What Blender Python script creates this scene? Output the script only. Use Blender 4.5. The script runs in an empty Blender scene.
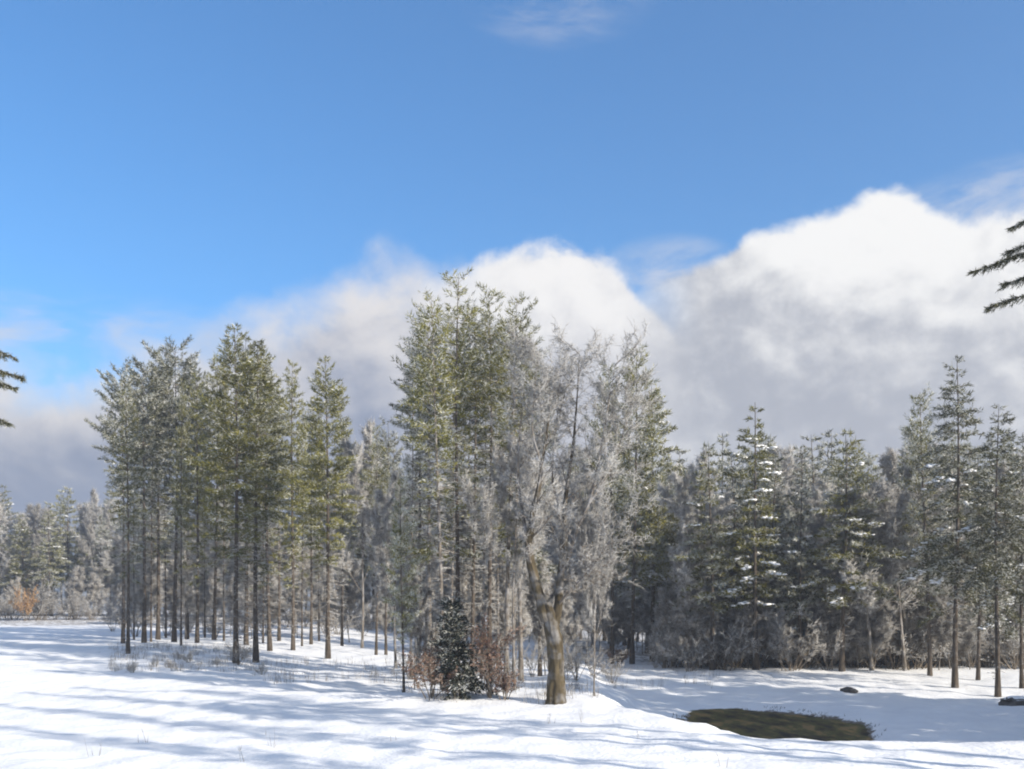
import bpy, math, random
import numpy as np
from mathutils import Vector, noise as mn

random.seed(7)
RNG = np.random.default_rng(11)
C = bpy.context.scene.collection
R = math.radians
FPX, HORIZON, CAMZ = 1000.0, 605.0, 4.5       # focal length in pixels, eye-level row, eye height

# ------------------------------------------------------------------ terrain
def sstep(a, b, v):
    t = min(1.0, max(0.0, (v - a) / (b - a)))
    return t * t * (3 - 2 * t)

POND = (13.0, 50.0, 4.25, 6.8)
WATER_Z = -1.52

def dip_mask(x, y):
    xe = 4.3 + 2.6 * sstep(46, 36, y) + 0.5 * math.sin(y * 0.35)
    return sstep(xe - 0.3, xe + 3.4, x) * sstep(32.5, 40.5, y + 0.25 * math.sin(x * 0.6))

def pond_e(x, y):
    px, py, rx, ry = POND
    u, v = (x - px) / rx, (y - py) / ry
    e = math.hypot(u, v)
    return e * (1 + 0.16 * mn.noise(Vector((u * 1.1 + 4, v * 1.1, 2.0))) + 0.10 * mn.noise(Vector((u * 3, v * 3, 6.0))) + 0.07 * mn.noise(Vector((u * 9, v * 7, 2.0))))

def ground(x, y, fine=True):
    g = 1.0 * sstep(-4, -30, x) * sstep(52, 84, y)
    far = sstep(90, 175, y)
    g += far * (0.5 + 1.1 * sstep(30, -50, x))
    g += 0.35 * sstep(30, 22, y) * sstep(14, -14, x)
    g += -1.25 * dip_mask(x, y) * (1 - 0.55 * sstep(56, 84, y))
    # pond basin
    e = pond_e(x, y)
    if e > 1.0 and y < 120: g += 0.10 * sstep(1.0, 1.3, e) * mn.noise(Vector((x * 0.8, y * 0.8, 5.0)))
    g -= 0.75 * sstep(1.28, 0.72, e)
    # windrow of ploughed snow along the drive and the bank under the maple
    g += 0.22 * math.exp(-((y - 47.5 + 0.10 * x) / 2.2) ** 2) * sstep(8, 3, x) * sstep(-30, -14, x)
    if y < 300:
        n = 0.16 * mn.noise(Vector((x * 0.11, y * 0.11, 0.0))) + 0.07 * mn.noise(Vector((x * 0.35, y * 0.35, 3.0)))
        g += n * (0.5 if y < 44 else 1.0)
        if fine and y < 120 and e > 1.3:
            amp = 0.026 if y < 46 else 0.055
            g += amp * mn.noise(Vector((x * 1.3, y * 1.3, 5.0))) + 0.018 * mn.noise(Vector((x * 3.1, y * 3.1, 9.0)))
            # wheel ruts of the snowy track, running along the bank
            for off in (36.2, 38.0, 31.4, 33.2):
                yy = off - 0.16 * x + 0.5 * math.sin(x * 0.12)
                g -= 0.05 * math.exp(-((y - yy) / 0.28) ** 2) * (0.5 + 0.5 * mn.noise(Vector((x * .3, off, 0))))
            # rut line curving down into the hollow
            for dx in (0.0, 1.5):
                xx = 5.4 + dx + 3.0 * sstep(46, 36, y)
                g -= 0.10 * math.exp(-((x - xx) / 0.22) ** 2) * sstep(34, 38, y) * sstep(66, 50, y)
    return g

def at(px, row):
    """the point of the snow seen in the photograph at this pixel"""
    u, v = (px - 512) / FPX, (HORIZON - row) / FPX
    d = 20.0
    while d < 400:
        if CAMZ + v * d <= ground(u * d, d, False):
            break
        d += 0.1
    return Vector((u * d, d, ground(u * d, d)))

# ------------------------------------------------------------------ materials
def new_mat(name):
    m = bpy.data.materials.new(name); m.use_nodes = True
    nt = m.node_tree; nt.nodes.clear()
    out = nt.nodes.new('ShaderNodeOutputMaterial')
    return m, nt, out

def N(nt, typ, **kw):
    n = nt.nodes.new(typ)
    for k, v in kw.items():
        setattr(n, k, v)
    return n

def ramp(nt, fac, stops):
    r = N(nt, 'ShaderNodeValToRGB')
    while len(r.color_ramp.elements) < len(stops):
        r.color_ramp.elements.new(0.5)
    for e, (p, c) in zip(r.color_ramp.elements, stops):
        e.position = p; e.color = (*c, 1)
    nt.links.new(fac, r.inputs[0])
    return r.outputs[0]

def foliage_mat(name, stops, translucency=0.25, vary=0.25):
    """thin needles, twigs or leaves: colour drifts by clump and from tree to tree"""
    m, nt, out = new_mat(name)
    tc = N(nt, 'ShaderNodeTexCoord')
    nz = N(nt, 'ShaderNodeTexNoise'); nz.inputs['Scale'].default_value = 0.55; nz.inputs['Detail'].default_value = 3
    nt.links.new(tc.outputs['Object'], nz.inputs['Vector'])
    geo = N(nt, 'ShaderNodeNewGeometry')
    mx = N(nt, 'ShaderNodeMath', operation='MULTIPLY_ADD')
    nt.links.new(geo.outputs['Random Per Island'], mx.inputs[0]); mx.inputs[1].default_value = 0.45
    sub = N(nt, 'ShaderNodeMath', operation='MULTIPLY_ADD'); nt.links.new(nz.outputs['Fac'], sub.inputs[0])
    sub.inputs[1].default_value = 1.3; sub.inputs[2].default_value = -0.38
    nt.links.new(sub.outputs[0], mx.inputs[2])
    col = ramp(nt, mx.outputs[0], stops)
    oi = N(nt, 'ShaderNodeObjectInfo')
    mr = N(nt, 'ShaderNodeMapRange'); mr.inputs['To Min'].default_value = 1 - vary; mr.inputs['To Max'].default_value = 1 + vary
    nt.links.new(oi.outputs['Random'], mr.inputs['Value'])
    hsv = N(nt, 'ShaderNodeHueSaturation'); nt.links.new(col, hsv.inputs['Color']); nt.links.new(mr.outputs[0], hsv.inputs['Value'])
    d = N(nt, 'ShaderNodeBsdfDiffuse'); nt.links.new(hsv.outputs[0], d.inputs['Color'])
    t = N(nt, 'ShaderNodeBsdfTranslucent'); nt.links.new(hsv.outputs[0], t.inputs['Color'])
    mix = N(nt, 'ShaderNodeMixShader'); mix.inputs[0].default_value = translucency
    nt.links.new(d.outputs[0], mix.inputs[1]); nt.links.new(t.outputs[0], mix.inputs[2])
    nt.links.new(mix.outputs[0], out.inputs['Surface'])
    return m

def bark_mat(name, dark, light, frost=0.0, scale=6.0):
    m, nt, out = new_mat(name)
    tc = N(nt, 'ShaderNodeTexCoord')
    mp = N(nt, 'ShaderNodeMapping'); mp.inputs['Scale'].default_value = (1, 1, 0.22)
    nt.links.new(tc.outputs['Object'], mp.inputs['Vector'])
    nz = N(nt, 'ShaderNodeTexNoise'); nz.inputs['Scale'].default_value = scale; nz.inputs['Detail'].default_value = 6
    nz.inputs['Roughness'].default_value = 0.65
    nt.links.new(mp.outputs[0], nz.inputs['Vector'])
    col = ramp(nt, nz.outputs['Fac'], [(0.3, dark), (0.72, light)])
    nz2 = N(nt, 'ShaderNodeTexNoise'); nz2.inputs['Scale'].default_value = 1.7; nz2.inputs['Detail'].default_value = 5
    nt.links.new(tc.outputs['Object'], nz2.inputs['Vector'])
    fr = ramp(nt, nz2.outputs['Fac'], [(0.56 - 0.25 * frost, (0, 0, 0)), (0.80 - 0.2 * frost, (frost,) * 3)])
    mx = N(nt, 'ShaderNodeMixRGB'); nt.links.new(fr, mx.inputs[0]); nt.links.new(col, mx.inputs[1])
    mx.inputs[2].default_value = (0.62, 0.63, 0.66, 1)
    b = N(nt, 'ShaderNodeBsdfPrincipled'); nt.links.new(mx.outputs[0], b.inputs['Base Color'])
    b.inputs['Roughness'].default_value = 0.9; b.inputs['Specular IOR Level'].default_value = 0.15
    bp = N(nt, 'ShaderNodeBump'); bp.inputs['Strength'].default_value = 0.7; bp.inputs['Distance'].default_value = 0.04
    nt.links.new(nz.outputs['Fac'], bp.inputs['Height']); nt.links.new(bp.outputs[0], b.inputs['Normal'])
    nt.links.new(b.outputs[0], out.inputs['Surface'])
    return m

def snow_mat(name, ground_snow=False):
    m, nt, out = new_mat(name)
    tc = N(nt, 'ShaderNodeTexCoord')
    nz = N(nt, 'ShaderNodeTexNoise'); nz.inputs['Scale'].default_value = 0.5; nz.inputs['Detail'].default_value = 8
    nt.links.new(tc.outputs['Object'], nz.inputs['Vector'])
    col = ramp(nt, nz.outputs['Fac'], [(0.3, (0.82, 0.815, 0.82)), (0.65, (0.91, 0.90, 0.885))])
    b = N(nt, 'ShaderNodeBsdfPrincipled')
    b.inputs['Roughness'].default_value = 0.75; b.inputs['Specular IOR Level'].default_value = 0.25
    n2 = N(nt, 'ShaderNodeTexNoise'); n2.inputs['Scale'].default_value = 5.0; n2.inputs['Detail'].default_value = 6
    nt.links.new(tc.outputs['Object'], n2.inputs['Vector'])
    bp = N(nt, 'ShaderNodeBump'); bp.inputs['Strength'].default_value = 0.6; bp.inputs['Distance'].default_value = 0.08
    nt.links.new(n2.outputs['Fac'], bp.inputs['Height']); nt.links.new(bp.outputs[0], b.inputs['Normal'])
    if ground_snow:
        # leaf litter and bare earth coming through the thin snow under the woods
        at_ = N(nt, 'ShaderNodeAttribute'); at_.attribute_name = 'litter'
        n3 = N(nt, 'ShaderNodeTexNoise'); n3.inputs['Scale'].default_value = 1.4; n3.inputs['Detail'].default_value = 8
        n3.inputs['Roughness'].default_value = 0.7
        nt.links.new(tc.outputs['Object'], n3.inputs['Vector'])
        ad = N(nt, 'ShaderNodeMath', operation='MULTIPLY_ADD')
        nt.links.new(at_.outputs['Fac'], ad.inputs[0]); ad.inputs[1].default_value = 0.42; ad.inputs[2].default_value = -0.42
        a2 = N(nt, 'ShaderNodeMath', operation='ADD'); nt.links.new(ad.outputs[0], a2.inputs[0]); nt.links.new(n3.outputs['Fac'], a2.inputs[1])
        f = ramp(nt, a2.outputs[0], [(0.44, (0, 0, 0)), (0.56, (1, 1, 1))])
        lit = ramp(nt, n2.outputs['Fac'], [(0.35, (0.10, 0.075, 0.05)), (0.7, (0.26, 0.22, 0.18))])
        mx = N(nt, 'ShaderNodeMixRGB'); nt.links.new(f, mx.inputs[0]); nt.links.new(col, mx.inputs[1]); nt.links.new(lit, mx.inputs[2])
        col = mx.outputs[0]
    nt.links.new(col, b.inputs['Base Color'])
    nt.links.new(b.outputs[0], out.inputs['Surface'])
    return m

M_SNOWG = snow_mat('field_snow', True)
M_SNOW = snow_mat('snow')
M_NEEDLE = foliage_mat('pine_needles', [(0.1, (0.065, 0.064, 0.024)), (0.45, (0.155, 0.150, 0.040)), (0.8, (0.25, 0.225, 0.066))])
M_NEEDLE_D = foliage_mat('spruce_needles', [(0.1, (0.042, 0.046, 0.026)), (0.5, (0.098, 0.098, 0.047)), (0.9, (0.165, 0.155, 0.075))])
M_NEEDLE_S = foliage_mat('dark_spruce_needles', [(0.1, (0.018, 0.024, 0.022)), (0.5, (0.038, 0.046, 0.040)), (0.9, (0.07, 0.08, 0.065))])
M_FROST = foliage_mat('frosted_needles', [(0.1, (0.30, 0.30, 0.23)), (0.5, (0.54, 0.53, 0.46)), (0.9, (0.82, 0.81, 0.77))], 0.35, 0.12)
M_TWIG_FR = foliage_mat('frosted_twigs', [(0.1, (0.35, 0.33, 0.30)), (0.5, (0.58, 0.56, 0.53)), (0.9, (0.82, 0.81, 0.79))], 0.3, 0.12)
M_TWIG_BR = foliage_mat('brown_twigs', [(0.1, (0.13, 0.105, 0.08)), (0.5, (0.26, 0.215, 0.165)), (0.9, (0.40, 0.35, 0.29))], 0.2, 0.2)
M_TWIG_DK = foliage_mat('dead_sedge', [(0.1, (0.04, 0.03, 0.018)), (0.5, (0.09, 0.07, 0.04)), (0.9, (0.2, 0.16, 0.09))], 0.1, 0.2)
M_LEAF_RU = foliage_mat('russet_leaves', [(0.1, (0.15, 0.085, 0.06)), (0.5, (0.29, 0.18, 0.13)), (0.9, (0.52, 0.40, 0.33))], 0.35, 0.15)
M_LEAF_OR = foliage_mat('orange_leaves', [(0.1, (0.30, 0.16, 0.06)), (0.5, (0.48, 0.30, 0.15)), (0.9, (0.64, 0.47, 0.30))], 0.35, 0.1)
M_BARK = bark_mat('pine_bark', (0.028, 0.022, 0.017), (0.135, 0.108, 0.082), 0.15)
M_BARK_G = bark_mat('grey_bark', (0.08, 0.068, 0.055), (0.25, 0.215, 0.175), 0.4)
M_BARK_M = bark_mat('maple_bark', (0.028, 0.022, 0.014), (0.125, 0.098, 0.058), 0.3, 5.0)

# ------------------------------------------------------------------ mesh plumbing
def mesh_from(name, verts, faces_by_mat, mats):
    """faces_by_mat: list of (faces array (n,k), material index)"""
    me = bpy.data.meshes.new(name)
    loops, starts, totals, midx = [], [], [], []
    pos = 0
    for F, mi in faces_by_mat:
        if len(F) == 0:
            continue
        F = np.asarray(F, dtype=np.int32)
        k = F.shape[1]
        loops.append(F.ravel()); starts.append(pos + k * np.arange(len(F))); totals.append(np.full(len(F), k))
        midx.append(np.full(len(F), mi)); pos += k * len(F)
    loops = np.concatenate(loops).astype(np.int32); starts = np.concatenate(starts).astype(np.int32)
    midx = np.concatenate(midx).astype(np.int32)
    me.vertices.add(len(verts)); me.vertices.foreach_set('co', np.asarray(verts, dtype=np.float32).ravel())
    me.loops.add(len(loops)); me.loops.foreach_set('vertex_index', loops)
    me.polygons.add(len(starts)); me.polygons.foreach_set('loop_start', starts)
    me.polygons.foreach_set('material_index', midx)
    for m in mats:
        me.materials.append(m)
    me.update(calc_edges=True); me.validate()
    return me

class Geo:
    """collects tubes, twigs and leaf faces for one part"""
    def __init__(s):
        s.v, s.f, s.n = [], [], 0
    def add(s, V, F, mi):
        V = np.asarray(V, dtype=np.float64); F = np.asarray(F)
        s.v.append(V.reshape(-1, 3)); s.f.append((F + s.n, mi)); s.n += len(s.v[-1])
    def tube(s, P, rad, sides, mi, cap=True):
        P = np.asarray(P, float); n = len(P); rad = np.asarray(rad, float)
        T = np.gradient(P, axis=0); T /= np.linalg.norm(T, axis=1)[:, None] + 1e-9
        ref = np.array([0, 0, 1.0]) if abs(T[0, 2]) < 0.8 else np.array([1.0, 0, 0])
        A = np.cross(T, ref); A /= np.linalg.norm(A, axis=1)[:, None] + 1e-9
        B = np.cross(T, A)
        ang = np.arange(sides) * 2 * math.pi / sides
        V = P[:, None, :] + rad[:, None, None] * (np.cos(ang)[None, :, None] * A[:, None, :] + np.sin(ang)[None, :, None] * B[:, None, :])
        F = []
        for i in range(n - 1):
            for k in range(sides):
                k2 = (k + 1) % sides
                F.append((i * sides + k, i * sides + k2, (i + 1) * sides + k2, (i + 1) * sides + k))
        s.add(V.reshape(-1, 3), F, mi)
    def spikes(s, P, D, r, mi):
        """three-sided tapering twigs: base P, vector D, base radius r"""
        P = np.asarray(P, float); D = np.asarray(D, float); r = np.broadcast_to(np.asarray(r, float), (len(P),))
        n = len(P)
        if n == 0: return
        T = D / (np.linalg.norm(D, axis=1)[:, None] + 1e-9)
        ref = np.where(np.abs(T[:, 2:3]) < 0.8, np.array([[0, 0, 1.0]]), np.array([[1.0, 0, 0]]))
        A = np.cross(T, ref); A /= np.linalg.norm(A, axis=1)[:, None] + 1e-9
        B = np.cross(T, A)
        V = np.empty((n, 4, 3))
        for k in range(3):
            a = k * 2.0944
            V[:, k] = P + r[:, None] * (math.cos(a) * A + math.sin(a) * B)
        V[:, 3] = P + D
        base = np.arange(n)[:, None] * 4
        F = np.concatenate([base + np.array([[0, 1, 3]]), base + np.array([[1, 2, 3]]), base + np.array([[2, 0, 3]])])
        s.add(V.reshape(-1, 3), F, mi)
    def blades(s, P, D, w, mi):
        """narrow leaf-like triangles (needle tufts)"""
        P = np.asarray(P, float); D = np.asarray(D, float); n = len(P)
        if n == 0: return
        rv = RNG.normal(size=(n, 3)); W = np.cross(D, rv); W /= np.linalg.norm(W, axis=1)[:, None] + 1e-9
        W *= np.broadcast_to(np.asarray(w, float), (n,))[:, None] * 0.5
        V = np.stack([P - W, P + W, P + D], axis=1)
        s.add(V.reshape(-1, 3), np.arange(3 * n).reshape(-1, 3), mi)
    def leaves(s, P, size, mi):
        P = np.asarray(P, float); n = len(P)
        if n == 0: return
        a = RNG.normal(size=(n, 3)); a /= np.linalg.norm(a, axis=1)[:, None]
        b = np.cross(a, RNG.normal(size=(n, 3))); b /= np.linalg.norm(b, axis=1)[:, None]
        sz = size * RNG.uniform(0.6, 1.3, n)[:, None]
        V = np.stack([P - a * sz, P + b * sz * 0.55, P + a * sz, P - b * sz * 0.55], axis=1)
        s.add(V.reshape(-1, 3), np.arange(4 * n).reshape(-1, 4), mi)
    def blobs(s, P, rx, rz, mi):
        """small flattened lumps (snow lying on boughs)"""
        P = np.asarray(P, float); n = len(P)
        if n == 0: return
        dirs = []
        for el in (-0.5, 0.45):
            for k in range(6):
                a = k * math.pi / 3 + (0.5 if el > 0 else 0)
                dirs.append((math.cos(a) * math.cos(el), math.sin(a) * math.cos(el), math.sin(el)))
        dirs += [(0, 0, 1), (0, 0, -1)]
        Dv = np.array(dirs)
        V = P[:, None, :] + Dv[None] * np.stack([rx, rx, rz], axis=-1)[:, None, :] * RNG.uniform(0.7, 1.25, (n, len(dirs), 1))
        f = []
        for k in range(6):
            k2 = (k + 1) % 6
            f += [(k, k2, 6 + k), (k2, 6 + k2, 6 + k), (6 + k, 6 + k2, 12), (k2, k, 13)]
        F = (np.array(f)[None] + (np.arange(n) * len(dirs))[:, None, None]).reshape(-1, 3)
        s.add(V.reshape(-1, 3), F, mi)
    def mesh(s, name, mats, smooth=False):
        me = mesh_from(name, np.concatenate(s.v), s.f, mats)
        if smooth:
            me.polygons.foreach_set('use_smooth', [True] * len(me.polygons)); me.update()
        return me

def unit(v):
    return v / (np.linalg.norm(v) + 1e-9)

# ------------------------------------------------------------------ tree builders: each returns {part name: mesh}
def trunk_line(H, lean=0.55, n=12, wob=0.10):
    z = np.linspace(-0.4, H, n)
    ax, ay = random.uniform(-lean, lean), random.uniform(-lean, lean)
    ph = random.uniform(0, 6)
    t = np.clip(z / H, 0, 1)
    x = ax * t + wob * np.sin(t * 5 + ph); y = ay * t + wob * np.cos(t * 4 + ph)
    x -= x[0]; y -= y[0]
    return np.stack([x, y, z], 1)

def conifer(H=22, lean=0.55, pad=1.0, base=0.5, rad=2.6, spacing=0.55, per=5, el0=-8, el1=45, droop=0.12, frost=0.3, tuft=0.26, wide=0.055,
            r0=0.19, needle=M_NEEDLE, twigs=260, fullness=1.0, peak=0.28, skip=0.15, snow=0, bark=M_BARK, dens=1.0, twig_frost=0.6,
            twig_len=1.1):
    tl = trunk_line(H, lean)
    g = Geo()
    rr = r0 * (1 - np.clip(tl[:, 2] / H, 0, 1) ** 1.1 * 0.92); rr[0] *= 1.5; rr[1] *= 1.05
    g.tube(tl, rr, 8, 0)
    parts = {'trunk': g.mesh('trunk', [bark], True)}
    def tp(z):
        return np.array([np.interp(z, tl[:, 2], tl[:, 0]), np.interp(z, tl[:, 2], tl[:, 1]), z])
    # dead, frosted stubs below the crown
    gc = Geo()
    if twigs:
        gd = gc; P, D, rad_ = [], [], []
        z0, z1 = 1.2, H * base + 1.5
        for i in range(int(twigs * 0.28)):
            z = z0 + (z1 - z0) * random.random() ** 0.8
            a = random.uniform(0, 6.283); L = twig_len * random.uniform(0.35, 1.25) * (0.5 + 0.8 * z / z1)
            d = np.array([math.cos(a), math.sin(a), random.uniform(-0.45, 0.2)]) * L
            p = tp(z); P.append(p); D.append(d); rad_.append(0.022)
            for _ in range(5):
                s_ = random.uniform(0.3, 0.95)
                q = p + d * s_; a2 = a + random.choice((-1, 1)) * random.uniform(0.5, 1.1)
                P.append(q); D.append(np.array([math.cos(a2), math.sin(a2), random.uniform(-0.5, 0.3)]) * L * random.uniform(0.2, 0.45)); rad_.append(0.014)
        P, D, rad_ = map(np.array, (P, D, rad_))
        k = RNG.random(len(P)) < twig_frost
        gd.spikes(P[k], D[k], rad_[k], 4); gd.spikes(P[~k], D[~k], rad_[~k], 0)
    TP, TD, TF = [], [], []
    SP, SX = [], []
    z = H * base
    wood_p, wood_d, wood_r = [], [], []
    side_bias = random.uniform(0, 6.28)
    if base > 0.3:
        z = H * base * 0.62
    while z < H - 0.25:
        t = max(0.02, (z - H * base) / (H * (1 - base)))
        prof = 0.45 if z < H * base else (t / peak) ** 0.55 if t < peak else ((1 - t) / (1 - peak)) ** (0.85 * fullness)
        Lz = rad * (0.12 + 0.88 * max(0.0, prof))
        whorl = random.uniform(0.75, 1.15)
        n = per if t < 0.85 else max(3, per - 2)
        a0 = random.uniform(0, 6.28)
        for k in range(n):
            if random.random() < (skip if z > H * base else 0.72): continue
            a = a0 + 6.283 * k / n + random.uniform(-0.35, 0.35)
            L = Lz * whorl * random.uniform(0.6, 1.2) * (1 + 0.18 * math.cos(a - side_bias))
            if random.random() < 0.06: L *= 1.3
            L = max(L, 0.22)
            el = R(el0 + (el1 - el0) * t ** 1.2 + random.uniform(-9, 9))
            p0 = tp(z + random.uniform(-0.15, 0.15))
            m = 6
            sarr = np.linspace(0, 1, m)
            hx, hy = math.cos(a), math.sin(a)
            out = sarr * L * math.cos(el); up = sarr * L * math.sin(el) - droop * L * sarr ** 2 + 0.07 * L * np.maximum(0, sarr - 0.6) ** 1.5
            bend = random.uniform(-0.12, 0.12) * L * sarr ** 2
            BP = p0 + np.stack([out * hx - bend * hy, out * hy + bend * hx, up], 1)
            for i in range(m - 1):
                wood_p.append(BP[i]); wood_d.append((BP[i + 1] - BP[i]) * 1.15); wood_r.append(0.012 + 0.02 * (1 - i / m) * min(1, L / 2))
            if snow and t < 0.8 and random.random() < snow:
                for j in range(int(4 + L * 7)):
                    s_ = random.uniform(0.35, 1.0) ** 0.7; i = min(m - 2, int(s_ * (m - 1))); fr = s_ * (m - 1) - i
                    q = BP[i] * (1 - fr) + BP[i + 1] * fr
                    SP.append(q + np.array([random.uniform(-.38, .38) * s_, random.uniform(-.38, .38) * s_, random.uniform(0.0, 0.1)])); SX.append(random.uniform(0.06, 0.17) * pad)
            # side shoots
            ns = max(3, int(L / 0.16 * dens))
            for j in range(ns):
                s_ = 0.22 + 0.78 * (j + random.random()) / ns
                i = min(m - 2, int(s_ * (m - 1))); fr = s_ * (m - 1) - i
                q = BP[i] * (1 - fr) + BP[i + 1] * fr
                ax = unit(BP[i + 1] - BP[i])
                side = np.array([-hy, hx, 0.0]) * random.choice((-1, 1))
                dirv = unit(ax * random.uniform(0.4, 1.0) + side * random.uniform(0.5, 1.1) + np.array([0, 0, random.uniform(-0.3, 0.35)]))
                bl = (0.22 + 0.30 * L * (1.05 - s_)) * random.uniform(0.6, 1.15)
                nt_ = max(2, int(bl / 0.13))
                for q_i in range(nt_):
                    w = (q_i + random.random()) / nt_
                    TP.append(q + dirv * bl * w); TD.append(dirv); TF.append(0.35 + 0.65 * s_)
        z += spacing * random.uniform(0.75, 1.25)
    TP = np.array(TP); TD = np.array(TD); TF = np.array(TF)
    reps = 3
    P = np.repeat(TP, reps, 0); D0 = np.repeat(TD, reps, 0); F0 = np.repeat(TF, reps)
    P = P + RNG.normal(scale=0.05, size=P.shape)
    D = D0 + RNG.normal(scale=0.55, size=P.shape) + np.array([0, 0, 0.15])
    D /= np.linalg.norm(D, axis=1)[:, None]
    D *= (tuft * RNG.uniform(0.7, 1.3, len(D)))[:, None]
    clump = np.array([mn.noise(Vector(tuple(p * 0.9))) for p in TP]); clump = np.repeat(clump, reps)
    fm = RNG.random(len(P)) < np.clip(frost * (0.55 + 0.7 * F0) + 0.5 * frost * clump * 2, 0, 0.97)
    gc.blades(P[~fm], D[~fm], wide, 1)
    gc.blades(P[fm], D[fm], wide * 0.9, 2)
    gc.spikes(np.array(wood_p), np.array(wood_d), np.array(wood_r), 0)
    if snow and SP:
        SX = np.array(SX); gc.blobs(np.array(SP), SX * 1.2, SX * 0.38, 3)
    parts['crown'] = gc.mesh('crown', [M_TWIG_BR, needle, M_FROST, M_SNOW, M_TWIG_FR])
    return parts

def grow(g, p, d, L, r, lev, cfg, acc):
    """one limb with its side limbs; the finest become twigs in acc"""
    nseg = cfg['seg'][lev]
    pts = [p]; rads = [r]
    sl = L / nseg
    for i in range(nseg):
        d = unit(d + RNG.normal(scale=cfg['wob'][lev], size=3) + np.array([0, 0, cfg['up'][lev]]))
        p = p + d * sl
        pts.append(p); rads.append(r * (1 - 0.85 * (i + 1) / nseg))
        nch = cfg['ch'][lev]
        if (i + 1) / nseg >= cfg['from'][lev]:
            k = int(nch) + (1 if random.random() < nch - int(nch) else 0)
            for _ in range(k):
                side = unit(np.cross(d, RNG.normal(size=3)))
                ang = R(random.uniform(*cfg['ang'][lev]))
                cd = unit(d * math.cos(ang) + side * math.sin(ang))
                cl = L * cfg['ratio'][lev] * random.uniform(0.6, 1.2) * (1.15 - 0.5 * (i + 1) / nseg)
                if lev + 1 >= cfg['levels']:
                    acc.append((p - d * sl * random.random(), cd * min(cl, cfg['twig'] * random.uniform(0.5, 1.3))))
                else:
                    grow(g, p, cd, cl, max(0.012, rads[-2] * 0.6), lev + 1, cfg, acc)
    g.tube(pts, np.maximum(rads, 0.007), 5 if lev == 0 else 3, 0)
    acc.append((pts[-1], d * cfg['twig'] * random.uniform(0.5, 1.0)))

HW = dict(levels=3, seg=[6, 5, 4], wob=[0.10, 0.17, 0.22], up=[0.06, 0.10, 0.06], ch=[2.0, 2.2, 3.2], ang=[(25, 55), (28, 60), (25, 70)],
          ratio=[0.42, 0.45, 0.5], twig=0.55)
HW['from'] = [0.2, 0.15, 0.0]

def hardwood(H=15, r0=0.14, start=0.3, frost=0.75, cfg=HW, limbs=9, spread=(22, 50), bark=M_BARK_G, tw=0.013, reach=0.42):
    tl = trunk_line(H * 0.86, 0.7, 12, 0.18)
    g = Geo(); hh = H * 0.86
    rr = np.maximum(r0 * (1 - np.clip(tl[:, 2] / hh, 0, 1) * 0.93), 0.015); rr[0] *= 1.5
    g.tube(tl, rr, 8, 0)
    parts = {'trunk': g.mesh('trunk', [bark], True)}
    gc = Geo(); acc = []
    for i in range(limbs):
        t = start + (0.98 - start) * (i + random.random() * 0.8) / limbs
        z = t * hh
        p = np.array([np.interp(z, tl[:, 2], tl[:, k]) for k in range(3)])
        a = i * 2.4 + random.uniform(-0.5, 0.5); e = R(90 - random.uniform(*spread))
        d = np.array([math.cos(a) * math.cos(e), math.sin(a) * math.cos(e), math.sin(e)])
        L = H * reach * random.uniform(0.75, 1.1) * (1.1 - 0.65 * (t - start) / (1 - start))
        grow(gc, p, d, L, max(0.02, r0 * 0.45 * (1.1 - t)), 0, cfg, acc)
    P = np.array([a_[0] for a_ in acc]); D = np.array([a_[1] for a_ in acc])
    # fine side twigs on every twig
    k = 2
    P2 = np.repeat(P, k, 0) + np.repeat(D, k, 0) * RNG.uniform(0.2, 0.9, (len(P) * k, 1))
    D2 = np.repeat(D, k, 0) * 0.45 + RNG.normal(scale=0.16, size=P2.shape)
    P = np.concatenate([P, P2]); D = np.concatenate([D, D2])
    fm = RNG.random(len(P)) < frost
    gc.spikes(P[fm], D[fm], tw * 1.15, 1); gc.spikes(P[~fm], D[~fm], tw, 2)
    parts['crown'] = gc.mesh('crown', [bark, M_TWIG_FR, M_TWIG_BR])
    return parts

SHC = dict(levels=2, seg=[5, 4], wob=[0.14, 0.2], up=[0.03, 0.05], ch=[2.4, 3.0], ang=[(20, 55), (25, 70)], ratio=[0.45, 0.5], twig=0.4)
SHC['from'] = [0.25, 0.0]

def shrub(H=3.2, stems=12, spread=0.9, frost=0.45, leaf=None, nleaf=0, leaf_size=0.06, cfg=SHC, tw=0.011):
    g = Geo(); acc = []
    for i in range(stems):
        a = random.uniform(0, 6.283); rr = random.random() * 0.35 * spread
        d = unit(np.array([math.cos(a) * random.uniform(0.1, 0.75) * spread, math.sin(a) * random.uniform(0.1, 0.75) * spread, 1.0]))
        grow(g, np.array([math.cos(a) * rr, math.sin(a) * rr, -0.1]), d, H * random.uniform(0.55, 1.0), 0.03, 0, cfg, acc)
    P = np.array([a_[0] for a_ in acc]); D = np.array([a_[1] for a_ in acc])
    keep = P[:, 2] > 0.1; P = P[keep]; D = D[keep]
    fm = RNG.random(len(P)) < frost
    g.spikes(P[fm], D[fm], tw * 1.2, 1); g.spikes(P[~fm], D[~fm], tw, 0)
    parts = {'branches': g.mesh('branches', [M_TWIG_BR, M_TWIG_FR])}
    if leaf:
        gl = Geo(); idx = RNG.integers(0, len(P), nleaf)
        gl.leaves(P[idx] + D[idx] * RNG.uniform(0, 1, (nleaf, 1)) + RNG.normal(scale=0.04, size=(nleaf, 3)), leaf_size, 0)
        parts['leaves'] = gl.mesh('leaves', [leaf])
    return parts

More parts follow.
